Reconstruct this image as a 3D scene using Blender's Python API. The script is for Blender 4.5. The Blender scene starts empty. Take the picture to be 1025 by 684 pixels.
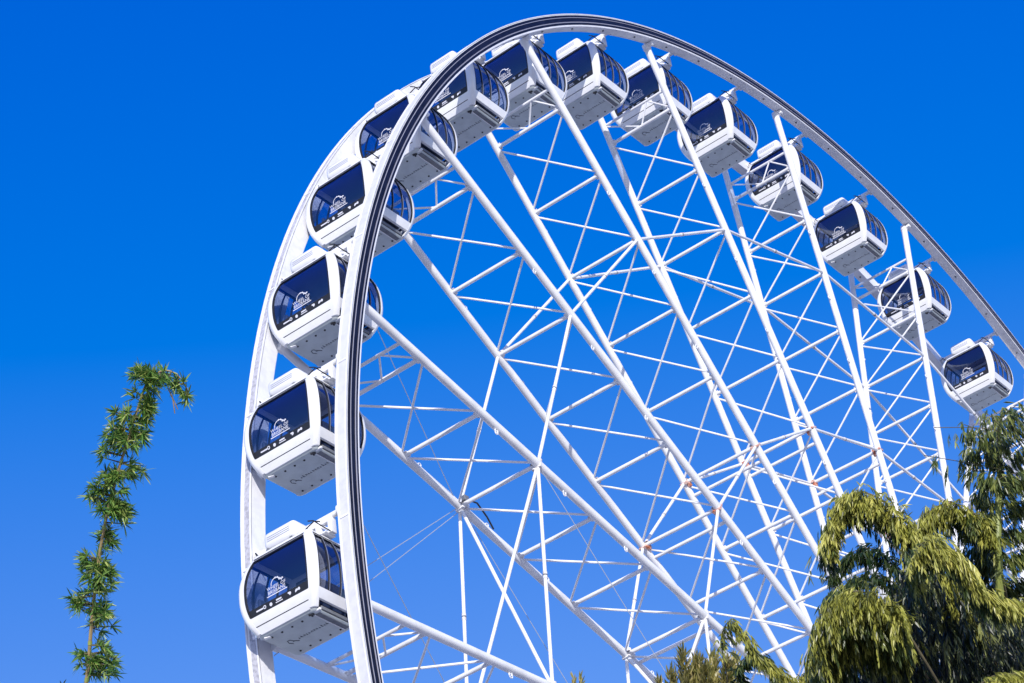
import bpy, bmesh, math, random
from mathutils import Vector, Matrix
R = math.radians
random.seed(7)
sc = bpy.context.scene
COL = sc.collection
# ---------------------------------------------------------------- camera, sky, sun, exposure
H = 29.6                                   # height of the wheel's hub above the ground
CAM = Vector((-58.3311, -25.9297, H - 25.0502))
RT = Vector((0.620649, -0.774851, -0.120007))
UP = Vector((-0.398720, -0.443677, 0.802604))
FW = Vector((0.675142, 0.450286, 0.584316))
FPX = 2504.09
cd = bpy.data.cameras.new('camera'); cam = bpy.data.objects.new('camera', cd); COL.objects.link(cam)
cam.matrix_world = Matrix(((RT.x, UP.x, -FW.x, CAM.x), (RT.y, UP.y, -FW.y, CAM.y), (RT.z, UP.z, -FW.z, CAM.z), (0, 0, 0, 1)))
cd.sensor_width = 36; cd.lens = FPX / 1025 * 36; cd.clip_start = .1; cd.clip_end = 6000
sc.camera = cam
SUN = Vector((-1.24, -1.0, 0.50)).normalized()
el = math.asin(SUN.z); az = math.atan2(SUN.x, SUN.y)
w = bpy.data.worlds.new('World'); sc.world = w; w.use_nodes = True
nt = w.node_tree; nt.nodes.clear()
sky = nt.nodes.new('ShaderNodeTexSky'); sky.sky_type = 'NISHITA'; sky.sun_disc = False
sky.sun_elevation = el; sky.sun_rotation = az % (2 * math.pi); sky.air_density = 1.0; sky.dust_density = .2; sky.ozone_density = 3.0
def mth(op, a, v=None, clamp=False):
    n = nt.nodes.new('ShaderNodeMath'); n.operation = op; nt.links.new(a, n.inputs[0]); n.use_clamp = clamp
    if v is not None: n.inputs[1].default_value = v
    return n.outputs[0]
K = .1911                                  # a polarised, deep blue sky: each channel of the sky gets its own contrast
sep = nt.nodes.new('ShaderNodeSeparateColor'); cmb = nt.nodes.new('ShaderNodeCombineColor'); nt.links.new(sky.outputs[0], sep.inputs[0])
nt.links.new(mth('MINIMUM', mth('MULTIPLY', mth('MAXIMUM', mth('SUBTRACT', mth('MULTIPLY', sep.outputs[0], K), .154), 0.0), 1.9 / K), 1.1 / K), cmb.inputs[0])
gch = mth('MINIMUM', mth('MULTIPLY', mth('POWER', mth('MULTIPLY', sep.outputs[1], K), 1.61), 1.35 / K), 1.1 / K); nt.links.new(gch, cmb.inputs[1])
bmx = nt.nodes.new('ShaderNodeMath'); bmx.operation = 'MAXIMUM'      # towards the sun the sky goes white, not yellow
nt.links.new(mth('MULTIPLY', mth('POWER', mth('MULTIPLY', sep.outputs[2], K), .467), 1.033 / K), bmx.inputs[0])
nt.links.new(mth('MULTIPLY', gch, 1.12), bmx.inputs[1]); nt.links.new(bmx.outputs[0], cmb.inputs[2])
bg = nt.nodes.new('ShaderNodeBackground'); bg.inputs['Strength'].default_value = .15
wo = nt.nodes.new('ShaderNodeOutputWorld')
nt.links.new(cmb.outputs[0], bg.inputs[0]); nt.links.new(bg.outputs[0], wo.inputs[0])
sl = bpy.data.lights.new('sun', 'SUN'); sl.energy = 3.6; sl.angle = R(.5); sl.color = (1, .965, .915)
so = bpy.data.objects.new('sun', sl); COL.objects.link(so); so.rotation_euler = SUN.to_track_quat('Z', 'Y').to_euler()
sc.view_settings.view_transform = 'Standard'; sc.view_settings.look = 'None'; sc.view_settings.gamma = 1
sc.view_settings.use_curve_mapping = False; sc.view_settings.exposure = 0.35
sc.render.engine = 'CYCLES'; sc.cycles.use_denoising = True; sc.cycles.max_bounces = 10; sc.cycles.transparent_max_bounces = 24

# ---------------------------------------------------------------- materials
def mat(name, col, rough=.5, metal=0, spec=.5, var=0, scale=3, col2=None, bump=0, coat=0):
    m = bpy.data.materials.new(name); m.use_nodes = True; n = m.node_tree
    b = n.nodes['Principled BSDF']; b.inputs['Roughness'].default_value = rough; b.inputs['Metallic'].default_value = metal
    b.inputs['Base Color'].default_value = (*col, 1); b.inputs['Specular IOR Level'].default_value = spec
    b.inputs['Coat Weight'].default_value = coat
    if var or col2 or bump:
        tc = n.nodes.new('ShaderNodeTexCoord'); nz = n.nodes.new('ShaderNodeTexNoise'); nz.inputs['Scale'].default_value = scale; nz.inputs['Detail'].default_value = 2.0
        n.links.new(tc.outputs['Object'], nz.inputs['Vector'])
        if col2 or var:
            rp = n.nodes.new('ShaderNodeValToRGB'); c2 = col2 or tuple(c * (1 - var) for c in col)
            rp.color_ramp.elements[0].position = .38; rp.color_ramp.elements[0].color = (*c2, 1)
            rp.color_ramp.elements[1].position = .56; rp.color_ramp.elements[1].color = (*col, 1)
            n.links.new(nz.outputs[0], rp.inputs[0]); n.links.new(rp.outputs[0], b.inputs['Base Color'])
        if bump:
            bp = n.nodes.new('ShaderNodeBump'); bp.inputs['Strength'].default_value = bump; bp.inputs['Distance'].default_value = .02
            n.links.new(nz.outputs[0], bp.inputs['Height']); n.links.new(bp.outputs[0], b.inputs['Normal'])
    return m
M = {}
M['paint'] = mat('white paint', (.80, .80, .81), .42, var=.10, scale=2.5)
M['rimpaint'] = mat('weathered white paint', (.78, .78, .80), .5, var=.09, scale=4)
M['channel'] = mat('galvanised channel', (.50, .49, .53), .6, var=.3, scale=14)
M['strip'] = mat('dark strip', (.010, .011, .024), .45, spec=.22, var=.4, scale=4)
M['strip2'] = mat('pale strip line', (.34, .34, .40), .4)
M['shell'] = mat('gondola shell', (.80, .80, .81), .25, var=.06, scale=3, coat=.3)
M['under'] = mat('gondola underside', (.52, .57, .575), .55, var=.10, scale=3)
M['dark'] = mat('black rubber', (.012, .013, .018), .5)
M['grey'] = mat('grey metal', (.16, .17, .19), .45, var=.2, scale=8)
M['rib'] = mat('window rib', (.22, .24, .32), .35)
M['ceil'] = mat('cabin lining', (.17, .19, .30), .6)
M['seat'] = mat('seat vinyl', (.05, .07, .13), .5)
M['decal'] = mat('white decal', (.66, .66, .72), .6)
M['script'] = mat('underside script', (.10, .11, .13), .6)
M['rust'] = mat('rusty joint', (.66, .45, .38), .8, col2=(.45, .13, .06), scale=7)
M['jpaint'] = mat('joint paint', (.78, .77, .76), .6, col2=(.55, .50, .46), scale=12)
M['outer'] = mat('rim outer face', (.62, .62, .66), .6, var=.08, scale=5)
M['cable'] = mat('steel cable', (.42, .45, .50), .4, metal=.3)
M['bark'] = mat('bamboo culm', (.30, .34, .08), .5, col2=(.20, .24, .06), scale=6)
M['barkdry'] = mat('dry culm', (.36, .26, .12), .6, col2=(.22, .17, .08), scale=9)
M['twig'] = mat('twig', (.12, .10, .05), .7, var=.3, scale=9)
def glassmat():
    m = bpy.data.materials.new('tinted glass'); m.use_nodes = True; n = m.node_tree; n.nodes.clear()
    t = n.nodes.new('ShaderNodeBsdfTransparent'); t.inputs[0].default_value = (.75, .79, .87, 1)
    g = n.nodes.new('ShaderNodeBsdfGlossy'); g.inputs['Roughness'].default_value = .03; g.inputs[0].default_value = (.9, .93, 1, 1)
    la = n.nodes.new('ShaderNodeLayerWeight'); la.inputs['Blend'].default_value = .5
    pw = n.nodes.new('ShaderNodeMath'); pw.operation = 'POWER'; pw.inputs[1].default_value = 4.0; n.links.new(la.outputs['Facing'], pw.inputs[0])
    lw = n.nodes.new('ShaderNodeMath'); lw.operation = 'MULTIPLY_ADD'; lw.inputs[1].default_value = .8; lw.inputs[2].default_value = .06; n.links.new(pw.outputs[0], lw.inputs[0])
    mx = n.nodes.new('ShaderNodeMixShader'); o = n.nodes.new('ShaderNodeOutputMaterial')
    n.links.new(lw.outputs[0], mx.inputs[0]); n.links.new(t.outputs[0], mx.inputs[1]); n.links.new(g.outputs[0], mx.inputs[2]); n.links.new(mx.outputs[0], o.inputs[0])
    return m
M['glass'] = glassmat()
def leafmat(name, c1, c2, c3, trans=.35):
    m = bpy.data.materials.new(name); m.use_nodes = True; n = m.node_tree; n.nodes.clear()
    a = n.nodes.new('ShaderNodeAttribute'); a.attribute_name = 'leaf'
    rp = n.nodes.new('ShaderNodeValToRGB'); e = rp.color_ramp.elements
    e[0].position = 0; e[0].color = (*c1, 1); e[1].position = 1; e[1].color = (*c3, 1)
    k = rp.color_ramp.elements.new(.55); k.color = (*c2, 1)
    d = n.nodes.new('ShaderNodeBsdfPrincipled'); d.inputs['Roughness'].default_value = .38; d.inputs['Specular IOR Level'].default_value = .5
    t = n.nodes.new('ShaderNodeBsdfTranslucent'); mx = n.nodes.new('ShaderNodeMixShader'); mx.inputs[0].default_value = trans
    o = n.nodes.new('ShaderNodeOutputMaterial')
    n.links.new(a.outputs['Fac'], rp.inputs[0]); n.links.new(rp.outputs[0], d.inputs['Base Color']); n.links.new(rp.outputs[0], t.inputs[0])
    n.links.new(d.outputs[0], mx.inputs[1]); n.links.new(t.outputs[0], mx.inputs[2]); n.links.new(mx.outputs[0], o.inputs[0])
    return m
M['leaf_y'] = leafmat('yellow green leaves', (.025, .04, .012), (.38, .385, .07), (.66, .62, .17))
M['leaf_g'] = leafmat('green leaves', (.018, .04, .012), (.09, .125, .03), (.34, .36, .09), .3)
M['leaf_k'] = leafmat('shade dark leaves', (.008, .014, .008), (.022, .034, .013), (.22, .24, .08), .08)  # near-black green: the shade inside the clump is put into the colour
M['leaf_b'] = leafmat('fresh green leaves', (.015, .06, .015), (.13, .28, .05), (.44, .50, .13))
M['leaf_d'] = leafmat('dry tipped leaves', (.08, .10, .02), (.34, .31, .09), (.62, .50, .22))

# ---------------------------------------------------------------- mesh helpers
class MB:
    def __init__(s): s.v = []; s.f = []; s.mi = []; s.sm = []; s.m = []
    def _m(s, m):
        if m not in s.m: s.m.append(m)
        return s.m.index(m)
    def add(s, vs, fs, m, smooth=False):
        o = len(s.v); s.v += [tuple(v) for v in vs]; i = s._m(m)
        for f in fs: s.f.append([o + k for k in f]); s.mi.append(i); s.sm.append(smooth)
    def tube(s, p0, p1, r, m, n=12, r1=None, caps=True):
        p0 = Vector(p0); p1 = Vector(p1); d = (p1 - p0)
        if d.length < 1e-6: return
        d.normalize(); a = d.orthogonal().normalized(); b = d.cross(a); r1 = r if r1 is None else r1
        vs = []
        for (p, rr) in ((p0, r), (p1, r1)):
            for k in range(n):
                t = 2 * math.pi * k / n; vs.append(p + a * (rr * math.cos(t)) + b * (rr * math.sin(t)))
        s.add(vs, [(k, (k + 1) % n, n + (k + 1) % n, n + k) for k in range(n)], m, True)
        if caps: s.add(vs, [tuple(range(n - 1, -1, -1)), tuple(range(n, 2 * n))], m)
    def path(s, pts, rs, m, n=8):
        pts = [Vector(p) for p in pts]
        if not isinstance(rs, (list, tuple)): rs = [rs] * len(pts)
        vs = []; a = None
        for i, p in enumerate(pts):
            d = (pts[min(i + 1, len(pts) - 1)] - pts[max(i - 1, 0)]).normalized()
            if a is None: a = d.orthogonal().normalized()
            a = (a - d * a.dot(d)).normalized(); b = d.cross(a)
            for k in range(n):
                t = 2 * math.pi * k / n; vs.append(p + a * (rs[i] * math.cos(t)) + b * (rs[i] * math.sin(t)))
        fs = [(i * n + k, i * n + (k + 1) % n, (i + 1) * n + (k + 1) % n, (i + 1) * n + k) for i in range(len(pts) - 1) for k in range(n)]
        s.add(vs, fs, m, True); s.add(vs, [tuple(range(n - 1, -1, -1)), tuple(range((len(pts) - 1) * n, len(pts) * n))], m)
    def box(s, c, sz, m, rot=None, bev=0):
        c = Vector(c); hx, hy, hz = [x / 2 for x in sz]
        bm = bmesh.new(); bmesh.ops.create_cube(bm, size=1)
        for v in bm.verts: v.co = Vector((v.co.x * sz[0], v.co.y * sz[1], v.co.z * sz[2]))
        if bev: bmesh.ops.bevel(bm, geom=bm.edges[:], offset=bev, segments=3, affect='EDGES', profile=.5)
        bm.verts.index_update()
        vs = []
        for v in bm.verts:
            q = v.co.copy()
            if rot: q = rot @ q
            vs.append(q + c)
        s.add(vs, [tuple(v.index for v in f.verts) for f in bm.faces], m, bool(bev)); bm.free()
    def ring(s, r0, r1, y0, y1, m, seg=336, x0=0, z0=0):
        vs = []
        for k in range(seg):
            t = 2 * math.pi * k / seg; c, q = math.cos(t), math.sin(t)
            for (r, y) in ((r0, y0), (r1, y0), (r1, y1), (r0, y1)): vs.append((r * c, y, r * q))
        fs = []
        for k in range(seg):
            j = (k + 1) % seg
            for a in range(4):
                b = (a + 1) % 4; fs.append((4 * k + a, 4 * k + b, 4 * j + b, 4 * j + a))
        s.add(vs, fs, m, True)
    def mesh(s, name, autos=True):
        me = bpy.data.meshes.new(name); me.from_pydata(s.v, [], s.f)
        for m in s.m: me.materials.append(M[m])
        me.polygons.foreach_set('material_index', s.mi); me.polygons.foreach_set('use_smooth', s.sm)
        me.update()
        if autos:
            bm = bmesh.new(); bm.from_mesh(me); bmesh.ops.recalc_face_normals(bm, faces=bm.faces[:])
            bm.to_mesh(me); bm.free()
            try: me.set_sharp_from_angle(angle=R(42))
            except Exception: pass
        return me
    def build(s, name, parent=None, autos=True):
        o = bpy.data.objects.new(name, s.mesh(name, autos)); COL.objects.link(o)
        if parent: o.parent = parent
        return o
def empty(name, loc, label, cat, group=None):
    o = bpy.data.objects.new(name, None); COL.objects.link(o); o.location = loc; o.empty_display_size = .3
    o['label'] = label; o['category'] = cat
    if group: o['group'] = group
    return o
def kid(mb, name, parent, off=(0, 0, 0), label=None, kind=None):
    o = mb.build(name, parent); o.location = off
    if label: o['label'] = label
    if kind: o['kind'] = kind
    return o
def textmesh(body, size, weight=0.0):
    cu = bpy.data.curves.new('t', 'FONT'); cu.body = body; cu.size = size; cu.align_x = 'CENTER'; cu.resolution_u = 3; cu.offset = weight
    ob = bpy.data.objects.new('t', cu); COL.objects.link(ob)
    dg = bpy.context.evaluated_depsgraph_get(); me = ob.evaluated_get(dg).to_mesh()
    vs = [v.co.copy() for v in me.vertices]; fs = [tuple(p.vertices) for p in me.polygons]
    ob.evaluated_get(dg).to_mesh_clear(); bpy.data.objects.remove(ob); bpy.data.curves.remove(cu)
    return vs, fs

# ---------------------------------------------------------------- the ground
g = bpy.data.meshes.new('ground'); S = 3000
g.from_pydata([(-S, -S, 0), (S, -S, 0), (S, S, 0), (-S, S, 0)], [], [(0, 1, 2, 3)])
g.materials.append(mat('pale paving', (.46, .43, .39), .8, var=.25, scale=.4))
go = bpy.data.objects.new('ground', g); COL.objects.link(go); go['kind'] = 'structure'
go['label'] = 'pale paved ground under the wheel'

# ---------------------------------------------------------------- the wheel
PH = 3.4709705; W0 = 2.21577; WH = 2.47869; RR = 26.0; NS = 21
def off_y(r): return -(WH - W0) * (1 - r / RR) / 2
def wp(side, s, r, dy=0):                  # point on the spoke plane: side 0 front, 1 rear; s spoke index; r radius (hub = origin)
    th = PH - 2 * math.pi / NS * s
    y = off_y(r) if side == 0 else W0 - off_y(r)
    return Vector((r * math.cos(th), y + dy, r * math.sin(th)))
LV = [24.52, 23.92, 21.90, 19.92, 17.84, 15.80, 13.66, 11.6, 9.5, 7.4]
wheel = empty('ferris_wheel', (0, 1.1, 0), 'huge white steel observation wheel with two rims and crossed tube bracing against blue sky', 'ferris wheel')
OFF = (0, -1.1, H)
# rims
for side, (y0, y1, r0, r1) in enumerate(((-.33, -.03, 26.04, 26.40), (2.26, 2.54, 26.0, 26.40))):
    b = MB(); b.ring(r0, r1, y0, y1, 'rimpaint')
    b.ring(r1 - .01, r1 + .022, y0, y0 + .035, 'rimpaint'); b.ring(r1 - .01, r1 + .022, y1 - .035, y1, 'rimpaint')
    b.ring(r0 - .015, r0 + .01, y0 + .003, y0 + .025, 'rimpaint'); b.ring(r0 - .015, r0 + .01, y1 - .025, y1 - .003, 'rimpaint')
    for k in range(84):                                            # seams, drain holes and bolt heads
        th = PH - 2 * math.pi / 84 * (k + .5); c, q = math.cos(th), math.sin(th)
        b.tube((c * (r0 - .03), (y0 + y1) / 2, q * (r0 - .03)), (c * r0, (y0 + y1) / 2, q * r0), .03, 'grey', 8)
    for k in range(42):
        th = PH - 2 * math.pi / 42 * (k + .5) + .012; c, q = math.cos(th), math.sin(th)
        rot = Matrix.Rotation(-th, 3, 'Y'); rm = (r0 + r1) / 2
        b.box((c * (r1 + .004), (y0 + y1) / 2, q * (r1 + .004)), (.03, (y1 - y0) - .09, .05), 'rimpaint', rot)
        for dy in (-.1, .1): b.tube((c * (r0 - .025), (y0 + y1) / 2 + dy, q * (r0 - .025)), (c * r0, (y0 + y1) / 2 + dy, q * r0), .016, 'paint', 6)
    rim = kid(b, 'rim', wheel, OFF, ('near' if side == 0 else 'far') + ' white rim of the wheel')
    b = MB(); ym = (y0 + y1) / 2
    b.ring(r1 + .001, r1 + .006, y0 + (.045 if side == 0 else .055), y0 + (.255 if side == 0 else .19), 'outer' if side == 0 else 'channel'); kid(b, 'channel', rim)
    if side == 0:
        b = MB(); b.ring(r0 + .035, r1 - .03, y0 - .006, y0 + .002, 'strip'); st = kid(b, 'light_strip', rim)
        b = MB()
        for rr, hw in ((r0 + .10, .006), (r0 + .115, .004), (r0 + .25, .007)): b.ring(rr - hw, rr + hw, y0 - .016, y0 - .004, 'strip2')
        kid(b, 'strip_edging', rim)
# spokes
def lug(b, side, s, r, tan):
    p = wp(side, s, r); th = PH - 2 * math.pi / NS * s
    t = Vector((-math.sin(th), 0, math.cos(th))) * tan; rad = Vector((math.cos(th), 0, math.sin(th)))
    c = p + t * .17; n = 12
    b.tube(p + t * .1 - rad * .03, c - rad * .03, .02, 'paint', 6); b.tube(p + t * .1 + rad * .05, c + rad * .06, .015, 'paint', 6)
    pts = [c + rad * (.048 * math.cos(2 * math.pi * k / n)) + t * (.048 * math.sin(2 * math.pi * k / n)) + Vector((0, 0, 0)) for k in range(n + 1)]
    b.path(pts, .013, 'paint', 6)
for s in range(NS):
    for side in (0, 1):
        b = MB(); rad = .099 if side == 0 else .095
        b.tube(wp(side, s, 1.2), wp(side, s, 25.9), rad, 'paint', 18)
        b.tube(wp(side, s, 25.85), wp(side, s, 26.02), .115, 'paint', 18)
        p = wp(side, s, 26.0, -.17 if side == 0 else .17); th = PH - 2 * math.pi / NS * s
        b.box(wp(side, s, 25.96, -.09 if side == 0 else .1), (.12, .28, .13), 'paint', Matrix.Rotation(-th, 3, 'Y'), .02)
        sp = kid(b, 'spoke', wheel, OFF)
        for r in (LV[2], LV[3], LV[4], LV[5], LV[7], LV[8]):           # collars where bracing is pinned
            pass
        if 0 < s < 9:
            for r, tn in ((21.35, 1), (18.95, 1), (16.7, 1), (12.6, 1)):
                b = MB(); lug(b, side, s, r, tn if side == 0 else -tn); kid(b, 'cable_lug', sp)
# bracing
def rung(b, s, r, rad=.051): b.tube(wp(0, s, r), wp(1, s, r), rad, 'paint', 12)
def node(b, side, s, r, big=False, m='jpaint'):
    p = wp(side, s, r); th = PH - 2 * math.pi / NS * s; rot = Matrix.Rotation(-th, 3, 'Y')
    dy = .13 if side == 0 else -.13
    b.box(p + Vector((0, dy * .75, 0)), (.18, .12, .022), m, rot)
    if big:
        k = .78 if m == 'rust' else .8
        b.box(p, (.06, .25 * k, .30 * k), m, rot, .01); b.box(p + rot @ Vector((-.09, dy * .8, 0)), (.17 * k, .17 * k, .17 * k), m, rot, .02)
        b.tube(p + rot @ Vector((.0, dy * .8, -.17 * k)), p + rot @ Vector((0, dy * .8, .17 * k)), .045, m, 10)
VIS = [0, 1, 2, 3, 4, 5, 6, 7, 8, 9]
rest = MB()
for s in range(NS):
    vis = s in VIS
    tb = MB() if vis else rest                                      # the little truss just under the rim
    rung(tb, s, LV[0], .04); rung(tb, s, LV[1], .051)
    f = lambda side_t, r: wp(0, s, r).lerp(wp(1, s, r), side_t)
    tb.tube(f(.30, LV[0]), f(0, LV[1]), .024, 'paint', 8); tb.tube(f(.30, LV[0]), f(.50, LV[1]), .024, 'paint', 8); tb.tube(f(.50, LV[1]), f(1, LV[0]), .024, 'paint', 8)
    if vis: kid(tb, 'rim_truss', wheel, OFF)
    for i in range(1, len(LV)):
        r = LV[i]; tb = MB() if vis else rest
        if i > 1: rung(tb, s, r)
        for side in (0, 1): node(tb, side, s, r)
        if vis and i > 1: kid(tb, 'rung', wheel, OFF)
        elif vis: kid(tb, 'joint_plates', wheel, OFF)
        if i == 6:
            tb = MB() if vis else rest; rung(tb, s, 13.24, .047)
            if vis: kid(tb, 'rung', wheel, OFF)
        if i < len(LV) - 1:
            r2 = LV[i + 1] + .06; tb = MB() if vis else rest; thin = .028
            tb.tube(wp(0, s, r - .08), wp(1, s, r2), thin, 'paint', 8); tb.tube(wp(1, s, r - .08), wp(0, s, r2), thin, 'paint', 8)
            if vis: kid(tb, 'cross_brace', wheel, OFF)
    for r in (LV[3], LV[6]):
        for side in (0, 1):
            vb = MB() if vis else rest
            vb.tube(wp(side, s, r), wp(side, s + 1, r), .042, 'paint', 10)
            m0, m1 = wp(side, s, r), wp(side, s + 1, r); vb.tube(m0.lerp(m1, .47), m0.lerp(m1, .50), .05, 'jpaint', 10); vb.tube(m0.lerp(m1, .482), m0.lerp(m1, .488), .052, 'grey', 10)
            if vis: kid(vb, 'ring_strut', wheel, OFF)
            rusty = r == LV[6]
            if vis and (rusty or s == 1 or s == 2):
                nb = MB(); node(nb, side, s, r, True, 'rust' if rusty and s >= 3 else 'jpaint'); kid(nb, 'joint', wheel, OFF, 'rusty joint' if rusty and s >= 3 else None)
        if s % 7 == 1:
            vb = MB() if vis else rest
            vb.tube(wp(0, s + 1, r), wp(1, s, r), .042, 'paint', 10); vb.tube(wp(1, s + 1, r), wp(0, s, r), .042, 'paint', 10)
            if vis: kid(vb, 'ring_brace', wheel, OFF)
kid(rest, 'bracing', wheel, OFF, 'white tube bracing of the rest of the wheel', 'stuff')
# stay cables
for a, c, r in (((1, 2, LV[3]), (1, 1.05, 26.0), .010), ((1, 2, LV[3] - .1), (1, .97, 26.0), .010), ((0, 2.05, 26.0), (1, 2, LV[3] + .1), .009),
             ((0, 1.3, 26.0), (1, 1, LV[3]), .009), ((1, 2, LV[3] - .1), (1, 1, LV[6]), .009), ((0, 2, LV[3]), (0, 1, LV[6]), .009)):
    b = MB(); b.tube(wp(*a), wp(*c), r, 'cable', 6); kid(b, 'cable', wheel, OFF)
b = MB(); p0 = wp(1, 2, LV[3]); p1 = wp(1, 2, LV[3] - 1.1); up_ = Vector((0, -.18, .12))
b.path([p0 + up_, p0.lerp(p1, .3) + up_ * 1.5, p0.lerp(p1, .7) + up_ * 1.1, p1 + up_ * .6], .022, 'dark', 6); b.box(p0 + up_, (.16, .12, .14), 'grey', None, .02)
kid(b, 'hose', wheel, OFF)
# hub and legs (below and right of the frame)
b = MB(); b.tube((0, -.5, 0), (0, W0 + .5, 0), 1.25, 'paint', 48); b.tube((0, -1.4, 0), (0, W0 + 1.4, 0), .5, 'paint', 32)
for y in (-.16, W0 + .08): b.ring(1.1, 1.6, y, y + .08, 'paint', 64)
kid(b, 'hub', wheel, OFF)
for x in (-1, 1):
    for y0, y1 in ((-1.2, -6.5), (W0 + 1.2, W0 + 6.5)):
        b = MB(); b.tube((x * .3, y0, 0), (x * 13, y1, -H), .32, 'paint', 20, .42); b.box((x * 13, y1, -H + .15), (1.8, 1.8, .3), 'grey', None, .02)
        kid(b, 'leg', wheel, OFF)

# ---------------------------------------------------------------- gondola
YC = 1.17; ZT, ZB = -.47, -2.23; BASE = Vector((0, YC, ZB - .03))
def halfs(z):
    t = (z - (ZT + ZB) / 2) / ((ZT - ZB) / 2); k = 1 - abs(t) ** 2.3 if abs(t) < 1 else 0
    return .565 + .22 * k, .74 + .262 * k
CR = .10
def pt(face, u, z, off=0):
    a, b_ = halfs(z)
    if face in 'LR': half, far = b_, a
    else: half, far = a, b_
    c = min(abs(u), 1.0) * half; sg = 1 if u >= 0 else -1
    e = half - c
    if e < CR:
        ph = (CR - e) / CR * math.pi / 4
        m_ = far - CR + (CR + off) * math.cos(ph); t = sg * (half - CR + (CR + off) * math.sin(ph))
    else: m_ = far + off; t = sg * c
    if face == 'L': p = (-m_, YC + t, z)
    elif face == 'R': p = (m_, YC + t, z)
    elif face == 'F': p = (t, YC - m_, z)
    else: p = (t, YC + m_, z)
    return Vector(p) - BASE
def patch(b, face, u0, u1, z0, z1, o0, o1, m, nu=6, nz=10):
    for o in (o0, o1): pass
    vs = []; idx = {}
    for k, o in enumerate((o0, o1)):
        for i in range(nu + 1):
            for j in range(nz + 1):
                idx[k, i, j] = len(vs); vs.append(pt(face, u0 + (u1 - u0) * i / nu, z0 + (z1 - z0) * j / nz, o))
    fs = []
    for k in (0, 1):
        for i in range(nu):
            for j in range(nz): fs.append((idx[k, i, j], idx[k, i + 1, j], idx[k, i + 1, j + 1], idx[k, i, j + 1]))
    for i in range(nu):
        for j in (0, nz): fs.append((idx[0, i, j], idx[0, i + 1, j], idx[1, i + 1, j], idx[1, i, j]))
    for j in range(nz):
        for i in (0, nu): fs.append((idx[0, i, j], idx[0, i, j + 1], idx[1, i, j + 1], idx[1, i, j]))
    b.add(vs, fs, m, True)
WT, WB = -.585, -1.86                                             # window top and bottom
def lathe_rect(b, zs_offs, m):                                     # stacked rounded-rectangle rings, closed top and bottom
    n = []; vs = []
    for z, o, zz in zs_offs:
        ring = []
        for face, us in (('L', (-1, -.9, -.8, 0, .8, .9)), ('B', (-1, -.9, -.8, 0, .8, .9)), ('R', (1, .9, .8, 0, -.8, -.9)), ('F', (1, .9, .8, 0, -.8, -.9))):
            for u in us:
                p = pt(face, u, z, o); p.z += zz; ring.append(p)
        n.append(ring)
    L = len(n[0]); vs = [p for r_ in n for p in r_]
    fs = [(i * L + k, i * L + (k + 1) % L, (i + 1) * L + (k + 1) % L, (i + 1) * L + k) for i in range(len(n) - 1) for k in range(L)]
    b.add(vs, fs, m, True); b.add(vs, [tuple(range(L)), tuple(range((len(n) - 1) * L, len(n) * L))], m)
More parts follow.
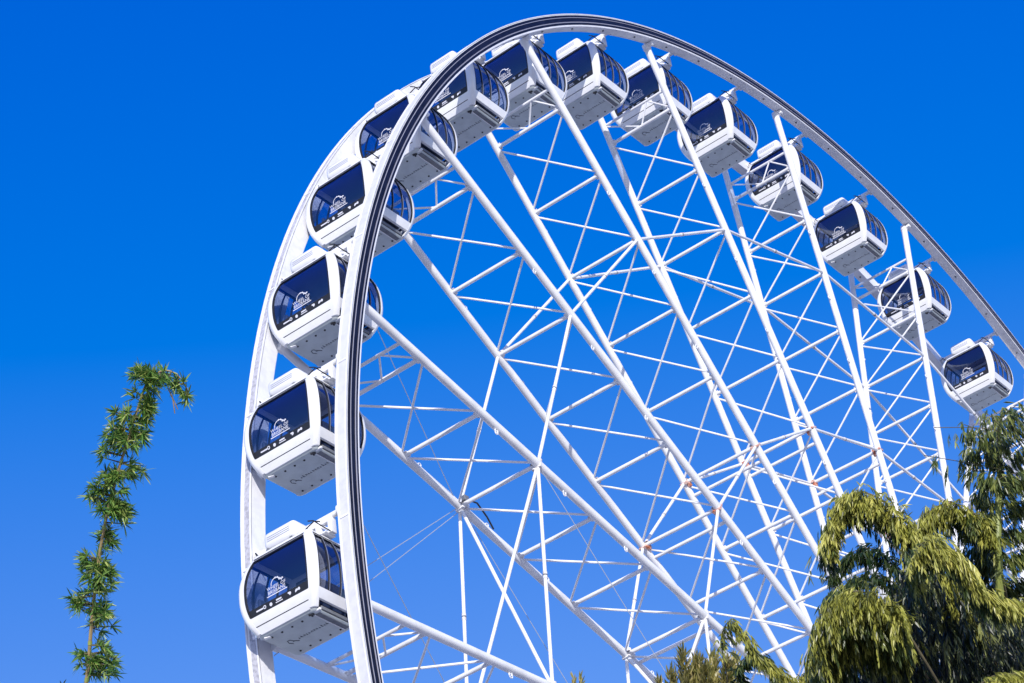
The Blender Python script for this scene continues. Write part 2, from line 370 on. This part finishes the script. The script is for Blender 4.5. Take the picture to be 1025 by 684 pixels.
def make_gondola():
    root = empty('gondola', (0, 0, 0), 'x', 'cabin', 'closed cabins hung round the wheel')
    parts = []
    def P(mb, name, parent=root, label=None):
        o = mb.build(name, parent); 
        if label: o['label'] = label
        return o
    # frame: four broad curved corner posts + header
    b = MB()
    for face in 'LRFB':
        wdt = .80 if face in 'LR' else .84
        for sg in (-1, 1):
            patch(b, face, sg * (wdt + .02), sg, ZB + .04, ZT, -.045, 0.012, 'shell', 6, 18)
        patch(b, face, -.82, .82, WT, ZT, -.045, .006, 'shell', 8, 3)
    P(b, 'frame')
    # skirt
    b = MB()
    for face in 'LR':
        patch(b, face, -.83, .83, ZB + .02, WB, -.05, .008, 'shell', 8, 8)
        patch(b, face, -.80, .80, ZB + .165, ZB + .18, 0, .0115, 'dark', 8, 1)
    for face in 'FB': patch(b, face, -.86, .86, ZB + .18, WB, -.05, .008, 'shell', 8, 6)
    P(b, 'skirt')
    # windows: gaskets + glass
    for face in 'LR':
        wm = MB(); patch(wm, face, -.80, .80, WB, WT, -.02, -.012, 'glass', 10, 16); wo_ = P(wm, 'window')
        b = MB()
        for (u0, u1, z0, z1) in ((-.815, -.785, WB, WT), (.785, .815, WB, WT), (-.8, .8, WT - .03, WT + .012), (-.8, .8, WB - .008, WB + .012)):
            patch(b, face, u0, u1, z0, z1, -.03, .010, 'dark', 6, 12)
        P(b, 'gasket', wo_)
    edges = (-.84, -.46, -.02, .42, .84)
    for face in 'FB':
        for i in range(4):
            wm = MB(); patch(wm, face, edges[i] + .004, edges[i + 1] - .004, WB, WT, -.02, -.012, 'glass', 5, 16)
            wo_ = P(wm, 'window')
            b = MB()
            for (u0, u1) in ((edges[i], edges[i] + .02), (edges[i + 1] - .02, edges[i + 1])): patch(b, face, u0, u1, WB, WT, -.03, .008, 'dark', 1, 16)
            patch(b, face, edges[i], edges[i + 1], WT - .03, WT + .005, -.03, .009, 'dark', 3, 1)
            P(b, 'gasket', wo_)
        b = MB()
        for e in edges[1:4]: patch(b, face, e - .009, e + .009, WB, WT, -.01, .012, 'rib', 1, 16)
        P(b, 'rib')
    # floor
    b = MB(); lathe_rect(b, ((ZB, -.02, .06), (ZB, -.005, .02), (ZB, -.03, -.005), (ZB, -.05, -.012)), 'under')
    zb = ZB - .0135
    for x in (-.40, .40):
        for k in range(5):
            c = Vector((x, YC - .52 + .26 * k, zb)) - BASE
            b.tube(c + Vector((0, 0, -.012)), c + Vector((0, 0, .004)), .022, 'dark', 10)
    rr = random.Random(3)                                 # faint handwritten mark along the underside
    def stroke(pts, r=.007):
        b.path([Vector((x, y, zb - .001)) - BASE for x, y in pts], r, 'script', 4)
    stroke([(.10, YC + .42), (.02, YC + .47), (-.06, YC + .44), (-.06, YC + .38), (.02, YC + .34), (.10, YC + .27)], .009)
    stroke([(.03, YC + .38), (.04, YC + .30)])
    y = YC + .22
    while y > YC - .52:
        h_ = .045 + .05 * rr.random() * (rr.random() < .4); d_ = .035
        stroke([(.05, y), (.05 - h_, y - d_ * .3), (.05, y - d_ * .6), (.045, y - d_)] if rr.random() < .7 else [(.05, y), (.0, y - .01), (.01, y - .03), (.05, y - .03)], .0055)
        y -= .058 + .012 * rr.random()
    P(b, 'floor')
    # door step slung under the near side
    b = MB()
    for sg in (-1,):
        yy = YC + sg * .70
        b.box(Vector((.0, yy - .01, ZB + .09)) - BASE, (.98, .05, .12), 'dark')
        b.box(Vector((.03, yy - .035, ZB + .075)) - BASE, (.86, .06, .075), 'grey', None, .012)
        b.box(Vector((.03, yy + .12, ZB - .02)) - BASE, (.86, .02, .03), 'shell', None, .006); b.box(Vector((.03, yy + .055, ZB - .012)) - BASE, (.84, .11, .02), 'grey')
        b.box(Vector((-.46, yy - .01, ZB + .01)) - BASE, (.05, .16, .05), 'shell', None, .01)
    P(b, 'door_step')
    b = MB(); b.box(Vector((-.46, YC - .55, ZB - .02)) - BASE, (.05, .11, .03), 'dark', Matrix.Rotation(.4, 3, 'Z')); b.box(Vector((-.47, YC + .57, ZB - .02)) - BASE, (.06, .13, .03), 'shell', Matrix.Rotation(.3, 3, 'Z')); P(b, 'bracket')
    # roof with lining
    b = MB(); lathe_rect(b, ((ZT, -.02, -.04), (ZT, .012, -.012), (ZT, .012, .01), (ZT, -.03, .05), (ZT, -.16, .085), (ZT, -.34, .10)), 'shell')
    rf = P(b, 'roof')
    b = MB()
    lathe_rect(b, ((ZT, -.07, -.075), (ZT, -.055, -.05)), 'ceil'); P(b, 'lining', rf)
    b = MB()
    for face in 'LRFB': patch(b, face, -.84, .84, ZT - .085, ZT - .055, .004, .0165, 'dark', 8, 1)
    P(b, 'gutter_line', rf)
    # air conditioner
    b = MB(); b.box(Vector((-.22, YC + .07, -.165)) - BASE, (.60, .84, .37), 'shell', None, .11)
    ac = P(b, 'air_conditioner')
    b = MB()
    for k in range(3): b.box(Vector((-.523, YC + .07, -.13 - .045 * k)) - BASE, (.008, .60, .008), 'ceil')
    for yv in (YC - .2, YC + .42): b.box(Vector((-.22, yv, -.36)) - BASE, (.5, .07, .06), 'grey')
    P(b, 'vent', ac)
    # hanger: axle from rim to rim and the clamps that carry the cabin
    b = MB()
    b.tube(Vector((0, -.04, 0)) - BASE, Vector((0, 2.27, 0)) - BASE, .062, 'paint', 16)
    for y, d in ((.02, .1), (2.2, .1)): b.tube(Vector((0, y, 0)) - BASE, Vector((0, y + .05, 0)) - BASE, .13, 'paint', 18)
    b.box(Vector((0, 1.13, -.055)) - BASE, (.12, 1.7, .13), 'paint', None, .02)
    for y in (.30, .62, 1.62, 1.94):
        b.box(Vector((0, y, -.22)) - BASE, (.16, .10, .36), 'paint', None, .015)
    for y0, y1 in ((.30, .62), (1.94, 1.62)):
        b.tube(Vector((.0, y0, -.34)) - BASE, Vector((.0, y1, -.08)) - BASE, .03, 'paint', 8)
        b.box(Vector((0, (y0 + y1) / 2, -.385)) - BASE, (.30, .24, .04), 'paint', None, .012)
    hg = P(b, 'hanger')
    b = MB()
    b.path([Vector(p) - BASE for p in ((-.62, .38, -.34), (-.5, .34, -.30), (-.30, .30, -.36), (-.1, .27, -.40))], .014, 'dark', 6)
    b.path([Vector(p) - BASE for p in ((-.42, .62, -.33), (-.44, .38, -.27), (-.48, .20, -.38))], .014, 'dark', 6)
    b.path([Vector(p) - BASE for p in ((-.2, 1.95, -.33), (-.25, 2.1, -.1), (-.1, 2.2, -.05))], .014, 'dark', 6)
    P(b, 'hose', hg)
    # seats
    for y, sg in ((YC - .45, -1), (YC + .45, 1)):
        b = MB(); b.box(Vector((0, y, ZB + .40)) - BASE, (1.15, .42, .08), 'seat', None, .03); b.box(Vector((0, y, ZB + .2)) - BASE, (1.0, .3, .32), 'seat')
        b.box(Vector((0, y + sg * .2, ZB + .62)) - BASE, (1.15, .08, .40), 'seat', None, .03)
        P(b, 'seat')
    # logo and the row of small marks, on both end windows
    for face in 'LR':
        fx = 1 if face == 'R' else -1
        def put(mb, vs, fs, cu, cz, m, lift=.004):
            out = []
            for v in vs:
                z = cz + v.y; a, hb = halfs(z); y = cu + v.x
                u = (-y if face == 'L' else y) / hb
                out.append(pt(face, u, z, -.012 + lift + .002))
            mb.add(out, fs, m)
        b = MB()
        for body, size, cz, wt in (('WHEEL OF', .100, -1.505, .0), ('BRISBANE', .104, -1.595, .0005)):
            vs, fs = textmesh(body, size, wt); put(b, vs, fs, .0, cz, 'decal')
        def bar(x0, x1, z0, z1, m='decal', mb=None, n=1):
            vs = []; n = max(1, int((x1 - x0) / .06))
            for i in range(n + 1):
                for z in (z0, z1): vs.append(Vector((x0 + (x1 - x0) * i / n, z, 0)))
            put(mb or b, vs, [(2 * i, 2 * i + 2, 2 * i + 3, 2 * i + 1) for i in range(n)], 0, 0, m)
        bar(-.26, .26, -1.635, -1.616)
        def arc(cx, cz, r0, r1, a0, a1, n=18):
            vs = []
            for i in range(n + 1):
                t = R(a0 + (a1 - a0) * i / n)
                for r in (r0, r1): vs.append(Vector((cx + r * math.cos(t), cz + r * math.sin(t), 0)))
            put(b, vs, [(2 * i, 2 * i + 2, 2 * i + 3, 2 * i + 1) for i in range(n)], 0, 0, 'decal')
        arc(-.01, -1.41, .105, .122, 20, 190)
        for k in range(3): arc(-.01 + .115 * math.cos(R(30 + 30 * k)), -1.41 + .115 * math.sin(R(30 + 30 * k)), 0, .02, 0, 360, 8)
        arc(.11, -1.40, .022, .045, -20, 150, 8); arc(.16, -1.395, 0, .038, 20, 110, 6)
        P(b, 'logo')
        b = MB(); patch(b, face, -.785, .785, WB + .006, WB + .155, -.011, -.009, 'dark', 10, 2); cz = WB + .075
        bar(-.58, -.40, cz - .012, cz + .018); arc(-.36, cz + .01, .02, .038, 0, 360, 10)
        arc(-.20, cz, .0, .036, 0, 360, 12)
        bar(-.06, .08, cz + .008, cz + .038); bar(-.08, .10, cz - .03, cz - .012)
        arc(.27, cz + .01, .0, .04, -60, 140, 8); arc(.30, cz + .02, .0, .03, 0, 360, 8)
        arc(.47, cz - .01, .0, .045, 20, 200, 8); arc(.53, cz + .015, 0, .03, 0, 360, 8)
        P(b, 'mark_strip')
    return root
def place(root, k):
    s = 1.25 + .5 * (k - 1); th = PH - 2 * math.pi / NS * s
    root.location = Vector((26.23 * math.cos(th), 0, 26.23 * math.sin(th) + H)) + BASE
GL = {1: 'lowest white cabin on the left of the wheel, just above the bottom edge',
 2: 'second lowest white cabin on the left, right end peeping past the near rim',
 3: 'third lowest white cabin on the left, thick spoke starting over its right end',
 4: 'fourth lowest white cabin on the left, at the bend of the near rim',
 5: 'fifth white cabin up the left side, logo window cut diagonally by the near rim',
 6: 'sixth white cabin up the left side, half hidden behind the near rim before the crest',
 7: 'white cabin under the crest of the wheel, thick spoke over its right end',
 8: 'white cabin just right of the crest, fully clear between two thick spokes',
 9: 'second white cabin right of the crest, thick spoke down its bright middle post',
 10: 'third white cabin right of the crest, thick spoke crossing its lower left corner',
 11: 'fourth white cabin right of the crest, crossed by a spoke and a zigzag truss',
 12: 'third white cabin from the lower right end, unobstructed grey underside in clear view',
 13: 'second white cabin from the lower right end, crossed by a spoke and thin tubes',
 14: 'lowest white cabin on the right, treetop leaves touching its underside'}
NG = 14
g0 = make_gondola(); place(g0, 1); g0['label'] = GL[1]
def copy_tree(o, parent=None):
    c = o.copy(); COL.objects.link(c); c.parent = parent
    for ch in list(o.children): copy_tree(ch, c)
    return c
for k in range(2, NG + 1):
    c = copy_tree(g0); place(c, k); c['label'] = GL[k]

# ---------------------------------------------------------------- plants
def at(px, py, d): return CAM + (FW + RT * ((px - 512.5) / FPX) - UP * ((py - 342) / FPX)) * d
class Leaves:
    def __init__(s): s.v = []; s.f = []; s.a = []
    def leaf(s, p, d, L, wd, rnd, val, curl=.25):
        d = d.normalized(); sd = d.cross(Vector((rnd.gauss(0, 1), rnd.gauss(0, 1), rnd.gauss(0, 1)))).normalized()
        n = sd.cross(d); dn = Vector((0, 0, -1)) * (L * curl)
        o = len(s.v)
        s.v += [p, p + d * (L * .3) + sd * (wd * .5) + n * (wd * .12) + dn * .1, p + d * (L * .3) - sd * (wd * .5) + n * (wd * .12) + dn * .1,
                p + d * (L * .68) + sd * (wd * .38) + dn * .45, p + d * (L * .68) - sd * (wd * .38) + dn * .45, p + d * L + dn]
        s.f += [(o, o + 1, o + 2), (o + 1, o + 3, o + 4, o + 2), (o + 3, o + 5, o + 4)]
        s.a += [val] * 3
    def build(s, name, parent, m, off):
        me = bpy.data.meshes.new(name); me.from_pydata([tuple(Vector(v) - off) for v in s.v], [], s.f); me.materials.append(M[m])
        a = me.attributes.new('leaf', 'FLOAT', 'FACE'); a.data.foreach_set('value', s.a)
        me.polygons.foreach_set('use_smooth', [True] * len(me.polygons)); me.update()
        o = bpy.data.objects.new(name, me); COL.objects.link(o); o.parent = parent; return o
def spline(pts, n=10):
    out = []; P_ = [pts[0]] + list(pts) + [pts[-1]]
    for i in range(1, len(P_) - 2):
        for k in range(n):
            t = k / n; a, b_, c, d = P_[i - 1], P_[i], P_[i + 1], P_[i + 2]
            out.append(.5 * ((2 * b_) + (c - a) * t + (2 * a - 5 * b_ + 4 * c - d) * t * t + (3 * b_ - a - 3 * c + d) * t * t * t))
    out.append(P_[-2]); return out
def rvec(rnd): return Vector((rnd.gauss(0, 1), rnd.gauss(0, 1), rnd.gauss(0, 1))).normalized()

# bamboo shoot on the left
rnd = random.Random(11); D = 19.0; sc_ = D / FPX                   # metres per pixel at that distance
stem = [at(x, y, D) for x, y in ((84, 700), (88, 670), (92, 620), (97, 575), (104, 530), (113, 490), (125, 450), (137, 412), (146, 385), (152, 377), (165, 371), (178, 376), (188, 391))]
base = Vector((stem[0].x - .3, stem[0].y - .1, 0))
lf = empty('bamboo', base, 'single leaning bamboo shoot with tufts of narrow leaves against the sky at the left', 'bamboo')
b = MB(); sp_ = spline(stem, 6); full = [base, base.lerp(stem[0], .5) + Vector((.05, .02, 0))] + sp_
b.path([p - base for p in full], [.03, .027] + [.016 * (1 - .75 * i / len(sp_)) for i in range(len(sp_))], 'barkdry', 8)
for i in range(4, len(sp_), 5): b.tube(sp_[i] - base, sp_[i] + (sp_[i] - sp_[i - 1]).normalized() * .03 - base, .019 * (1 - .7 * i / len(sp_)), 'bark', 8)
kid(b, 'culm', lf)
L = Leaves(); tw = MB()
# tufts: x, y, rx, ry, n
for (x, y, rx, ry, n) in ((98, 668, 26, 16, 230), (103, 655, 17, 14, 110), (86, 655, 10, 10, 50), (80, 602, 13, 11, 110), (101, 615, 20, 19, 220), (92, 590, 12, 10, 50), (98, 572, 20, 16, 200), (90, 560, 12, 12, 80), (105, 580, 12, 14, 90),
        (105, 538, 10, 13, 110), (112, 505, 26, 17, 330), (100, 492, 14, 14, 120), (122, 512, 16, 12, 100), (118, 478, 18, 16, 170), (132, 470, 10, 14, 80), (122, 440, 24, 19, 300), (138, 432, 13, 12, 90), (105, 450, 8, 10, 35), (125, 418, 20, 10, 110),
        (145, 410, 10, 16, 130), (142, 398, 10, 10, 60), (140, 374, 16, 7, 110), (158, 377, 20, 10, 190), (150, 385, 10, 10, 70), (180, 383, 8, 6, 60), (187, 395, 5, 8, 50)):
    for sub in range(max(2, n // 9)):
        c = at(x + rnd.gauss(0, rx * .30), y + rnd.gauss(0, ry * .38), D + rnd.gauss(0, rx * .4) * sc_)
        near = min(sp_, key=lambda p: (p - c).length); tw.tube(near - base, c - base, .006, 'twig', 4, .003)
        dd = (c - near).normalized() * .8 + UP * .2
        for _ in range(20):
            d = dd + rvec(rnd) * 1.3; d.z -= .1
            L.leaf(c, d, rnd.uniform(5, 16) * sc_, rnd.uniform(1.0, 2.0) * sc_, rnd, min(1, max(0, rnd.gauss(.55, .30))), .15)
kid(tw, 'twig', lf); L.build('leaves', lf, 'leaf_b', base)
b = MB(); b.path([at(*q, D) - base for q in ((168, 388), (173, 400), (175, 414))], .004, 'barkdry', 4); b.path([at(*q, D) - base for q in ((170, 392), (178, 410))], .004, 'barkdry', 4); kid(b, 'dry_sheath', lf)

# weeping bamboo clump on the right
def hang(L, p, depthlen, rnd, sc_, val, lean, dens=1.0, ln=1.0):
    """a drooping feathery twig: narrow leaves set closely on both sides of it"""
    n = max(3, int(depthlen / (2.6 * sc_) * dens)); q = p.copy(); d = (lean * .75 + Vector((0, 0, -.75)) + rvec(rnd) * .32).normalized()
    sd = d.cross(rvec(rnd)).normalized(); tv = rnd.gauss(val, .16)
    for i in range(n):
        d = (d + Vector((0, 0, -.2))).normalized(); q = q + d * (depthlen / n); t = 1 - .45 * i / n
        for sg in (-1, 1):
            if rnd.random() < .2: continue
            dl = d * .8 + sd * (sg * .42) + rvec(rnd) * .16 + Vector((0, 0, -.55))
            L.leaf(q, dl, rnd.uniform(8, 17) * sc_ * ln * t, rnd.uniform(1.0, 2.0) * sc_, rnd, min(1, max(0, tv + rnd.gauss(0, .15))), .12)
def arch(name, label, pts, D, base, dens, hlen, mleaf, val, group, thick=.02, seed=1, spread=10, extra=(), start=.2):
    rnd = random.Random(seed); sc_ = D / FPX
    root = empty(name, base, label, 'bamboo', group)
    b = MB(); L = Leaves(); tw = MB()
    P3 = [at(x, y, D + dz) for (x, y, dz) in pts]; full = spline(P3, 10)
    low = full[0]; mid = base.lerp(low, .55) + Vector((.15, -.1, .2))
    lowpts = spline([base, mid, low], 8)
    N_ = len(full); b.path([p - base for p in lowpts[:-1] + full], [thick * 1.5] * (len(lowpts) - 1) + [thick * (1 - .8 * i / N_) * (1 if thick > .04 else .6) for i in range(N_)], 'bark' if thick > .04 else 'twig', 8)
    kid(b, 'culm', root)
    two = mleaf == 'leaf_y' and hlen > 18; LD = Leaves()  # LD: darker strands behind the lit ones, shade painted by leaf colour
    for i in range(int(start * N_), N_):
        d = (full[min(i + 1, N_ - 1)] - full[i - 1]).normalized(); fr = i / N_
        for k in range(dens):
            p = full[i] + d * rnd.uniform(-.03, .03) + rvec(rnd) * (spread * sc_ * rnd.random())
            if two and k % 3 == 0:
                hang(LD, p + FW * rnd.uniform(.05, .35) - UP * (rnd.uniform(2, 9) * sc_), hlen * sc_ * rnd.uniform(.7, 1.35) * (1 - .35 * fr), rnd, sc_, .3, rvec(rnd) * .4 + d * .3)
            else:
                hang(L, p, hlen * sc_ * (rnd.uniform(.25, .8) if rnd.random() < .88 else rnd.uniform(.8, 1.5)) * (1 - .4 * fr), rnd, sc_, val, rvec(rnd) * .8 + d * .9 + UP * .25)
    if two: LD.build('shade_toned_leaves', root, 'leaf_g', base)
    for (x0, y0, x1, y1, n, hl, dz) in extra:                       # side sprays off the culm
        a = at(x0, y0, D + dz); c = at(x1, y1, D + dz + rnd.uniform(-.3, .3)); arcp = spline([min(full, key=lambda p: (p - a).length), a, c], 8)
        tw.path([p - base for p in arcp], .003, 'twig', 4); kid(tw, 'twig', root); tw = MB()
        for _ in range(n):
            t = rnd.random(); p = a.lerp(c, t) + rvec(rnd) * 6 * sc_
            hang(L, p, hl * sc_ * rnd.uniform(.3, 1), rnd, sc_, val, (c - a).normalized() * .8 + rvec(rnd) * .4)
    if tw.v: kid(tw, 'twig', root)
    L.build('leaves', root, mleaf, base)
    return root
GB = 'arching bamboo culms in front of the wheel'
B0 = at(990, 900, 19); B0.z = 0
def bs(dx, dy): return B0 + Vector((dx, dy, 0))
arch('bamboo', 'arching bamboo culm with yellow green drooping leaves, leftmost bend over the bracing', ((1010, 700, .6), (985, 640, .3), (955, 590, 0), (925, 545, 0), (895, 510, 0), (868, 494, 0), (845, 498, .1), (834, 520, .1), (828, 545, .1)), 18.2, bs(0, 0), 13, 32, 'leaf_y', .6, GB, .02, 21, 10, start=.15)
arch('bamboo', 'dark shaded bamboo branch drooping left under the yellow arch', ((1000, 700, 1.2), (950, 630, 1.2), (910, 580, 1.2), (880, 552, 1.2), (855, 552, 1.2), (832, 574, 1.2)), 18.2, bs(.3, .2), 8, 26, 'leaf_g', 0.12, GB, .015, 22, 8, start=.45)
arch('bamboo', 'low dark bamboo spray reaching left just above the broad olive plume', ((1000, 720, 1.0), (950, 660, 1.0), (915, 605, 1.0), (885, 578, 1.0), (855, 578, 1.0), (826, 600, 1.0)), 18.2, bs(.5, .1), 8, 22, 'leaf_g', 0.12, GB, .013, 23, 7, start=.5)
arch('bamboo', 'broad olive bamboo plume hanging over the lower left of the clump', ((960, 720, .2), (925, 660, 0), (895, 615, 0), (868, 594, 0), (842, 596, 0), (826, 618, 0), (817, 650, 0)), 17.6, bs(-.3, -.3), 16, 44, 'leaf_y', .36, GB, .018, 24, 14, start=.3)
arch('bamboo', 'lower olive bamboo plume hanging to the bottom edge inside the broad plume', ((985, 760, .5), (930, 680, .3), (895, 640, .2), (872, 622, .1), (848, 625, .1), (832, 648, .1), (824, 684, .1), (820, 710, .1)), 17.8, bs(-.2, -.5), 15, 44, 'leaf_y', .25, GB, .018, 29, 16, start=.25)
arch('bamboo', 'bamboo arch with olive leaves beneath the lowest right cabin', ((1030, 690, .9), (1012, 620, .8), (1000, 560, .7), (985, 525, .6), (962, 506, .6), (938, 507, .6), (920, 525, .6), (912, 545, .6)), 18.2, bs(.8, .3), 10, 27, 'leaf_y', 0.45, GB, .016, 25, 9, start=.35)
arch('bamboo', 'sunlit bamboo branch dipping right across the middle of the clump', ((985, 740, .9), (955, 670, .8), (925, 600, .3), (915, 560, -.2), (930, 541, -.4), (955, 553, -.4), (975, 583, -.4), (1000, 600, -.4), (1030, 602, -.4)), 17.8, bs(-.6, .4), 11, 26, 'leaf_y', 0.65, GB, .015, 26, 8, start=.3)
arch('bamboo', 'sunlit bamboo tip along the bottom right corner', ((960, 760, -.6), (972, 700, -.6), (990, 679, -.6), (1010, 675, -.6), (1035, 674, -.6)), 17.8, bs(-.2, -.6), 8, 20, 'leaf_y', .6, GB, .014, 27, 6)
arch('bamboo', 'tall upright bamboo at the right edge with a thick yellow green culm and dark leaves', ((1003, 760, .1), (1002, 680, .0), (1001, 600, -.2), (999, 540, -.2), (1000, 480, .1), (1001, 430, .4), (1004, 408, .4)), 19.0, bs(1.0, .8), 2, 16, 'leaf_g', 0.6, GB, .045, 28, 14,
     extra=tuple((1000, y, x, y2, int(n * 1.5), 20, dz) for (y, x, y2, n, dz) in ((440, 965, 425, 26, 0), (432, 935, 428, 9, -.1), (470, 925, 456, 9, 0), (460, 968, 448, 34, .2), (480, 972, 470, 36, -.2), (500, 975, 492, 34, .3), (515, 970, 515, 34, 0), (440, 1030, 420, 34, 0), (425, 985, 412, 20, .2), (425, 1018, 405, 24, -.2),
          (460, 1035, 445, 46, .2), (480, 1035, 470, 46, -.3), (505, 1035, 500, 46, 0), (530, 1038, 525, 46, .3), (555, 1036, 550, 46, 0), (580, 1036, 580, 50, .2), (545, 965, 545, 40, .5), (530, 950, 528, 40, .6), (560, 940, 556, 40, .6), (555, 985, 550, 40, .3), (585, 945, 580, 40, .5), (520, 980, 512, 30, .3), (600, 1000, 590, 30, .3), (570, 960, 565, 34, .4), (590, 970, 590, 30, .3), (612, 1035, 615, 40, .4), (450, 985, 440, 26, .3), (490, 1012, 470, 30, .3))))
# the dense heart of the clump: many short culms' leaves, inner shade painted by dark leaf colour
rnd = random.Random(31); D = 19.6; sc_ = D / FPX
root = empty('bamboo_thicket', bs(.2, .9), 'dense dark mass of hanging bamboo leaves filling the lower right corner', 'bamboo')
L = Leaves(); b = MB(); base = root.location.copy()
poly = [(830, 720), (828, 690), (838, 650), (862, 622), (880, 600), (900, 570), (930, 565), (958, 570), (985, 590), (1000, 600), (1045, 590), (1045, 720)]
def inside(x, y):
    c = False; j = len(poly) - 1
    for i in range(len(poly)):
        xi, yi = poly[i]; xj, yj = poly[j]
        if (yi > y) != (yj > y) and x < (xj - xi) * (y - yi) / (yj - yi) + xi: c = not c
        j = i
    return c
cnt = 0
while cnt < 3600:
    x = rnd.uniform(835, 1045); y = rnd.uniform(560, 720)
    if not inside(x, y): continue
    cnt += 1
    hang(L, at(x, y, D + rnd.uniform(-1.7, 1.8)), rnd.uniform(14, 30) * sc_, rnd, sc_, .95 if rnd.random() < .16 else .25, rvec(rnd) * .6)  # the few pale strands are painted sun flecks among the dark ones
for (x0, y0, x1, y1) in ((900, 760, 880, 610), (940, 760, 930, 580), (980, 760, 965, 590), (1015, 760, 1020, 600), (870, 760, 855, 640)):
    p = spline([base + Vector((rnd.uniform(-.5, .5), rnd.uniform(-.5, .5), 0)), at(x0, y0, D + .3), at(x1, y1, D + .3)], 8); b.path([q - base for q in p], [.022 * (1 - .7 * i / len(p)) for i in range(len(p))], 'bark', 6)
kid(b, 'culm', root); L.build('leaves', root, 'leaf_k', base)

# low feathery tree top in the middle of the bottom edge
def tufted(label, tips, D, base, seed, m, leafs, nleaf, val=.5, group=None):
    rnd = random.Random(seed); sc_ = D / FPX
    root = empty('shrub', base, label, 'shrub', group); L = Leaves(); b = MB()
    for (x0, y0, x1, y1, n, sp) in tips:
        a = at(x0, y0, D + rnd.uniform(-.2, .2)); c = at(x1, y1, D + rnd.uniform(-.2, .2))
        pp = spline([base + Vector((0, 0, .0)), base.lerp(a, .6), a], 6) + [a.lerp(c, .5), a.lerp(c, .85)]; b.path([q - base for q in pp], [.02 * (1 - .85 * i / len(pp)) for i in range(len(pp))], 'twig', 6)
        for _ in range(int(n * 2.4)):
            t = rnd.random() ** .8; p = a.lerp(c, t) + rvec(rnd) * sp * sc_ * (1.1 - .8 * t)
            d = (c - a).normalized() * 1.5 + rvec(rnd) * .55
            for _ in range(2): L.leaf(p, d + rvec(rnd) * .5, rnd.uniform(*leafs) * sc_, rnd.uniform(1.2, 2.2) * sc_, rnd, min(1, max(0, rnd.gauss(val, .25))), .05)
    kid(b, 'trunk', root); L.build('leaves', root, m, base); return root
c0 = at(700, 900, 22); c0.z = 0
tufted('olive tufted shrub top rising from the bottom edge left of the thicket',
       [(690, 730, 683, 655, 90, 9), (700, 730, 698, 662, 110, 12), (712, 730, 714, 660, 110, 11), (724, 735, 728, 664, 100, 10), (675, 735, 672, 674, 70, 9), (735, 735, 736, 660, 70, 9), (662, 740, 660, 682, 30, 6), (706, 740, 706, 672, 90, 14), (690, 740, 690, 676, 90, 12)],
       20.5, c0, 41, 'leaf_d', (8, 15), 7, .5)
c1 = at(760, 900, 21); c1.z = 0
arch('bamboo', 'thin bamboo branch arching down to the right over the tufted shrub', ((735, 760, .5), (728, 680, .4), (722, 640, .3), (731, 622, .2), (745, 636, .1), (758, 655, 0), (775, 668, 0), (795, 680, 0), (815, 700, 0)), 19.5, c1, 3, 16, 'leaf_y', .45, GB, .010, 42, 6)
arch('bamboo', 'shaded bamboo sprig between the tufted shrub and the thin arch', ((745, 760, .5), (742, 700, .4), (740, 668, .3), (752, 655, .2), (768, 662, .1), (780, 684, 0)), 19.9, c1 + Vector((.3, .2, 0)), 7, 14, 'leaf_g', .3, GB, .010, 43, 7)
arch('bamboo', 'low bamboo sprig joining the arch to the olive plume', ((800, 760, .5), (798, 715, .4), (802, 682, .3), (812, 672, .2), (824, 678, .1), (836, 700, 0)), 19.3, c1 + Vector((.6, .1, 0)), 6, 14, 'leaf_y', .45, GB, .010, 44, 7)
c2 = at(580, 900, 23); c2.z = 0
tufted('tiny olive shoot tip peeping over the bottom edge below the wheel', [(577, 720, 575, 680, 16, 5), (582, 720, 581, 679, 12, 4)], 22, c2, 45, 'leaf_d', (6, 10), 6)
c3 = at(62, 900, 20); c3.z = 0
tufted('tiny dark leaf tip at the bottom left under the bamboo shoot', [(62, 720, 62, 687, 12, 7)], 20, c3, 46, 'leaf_g', (6, 10), 6, .1)
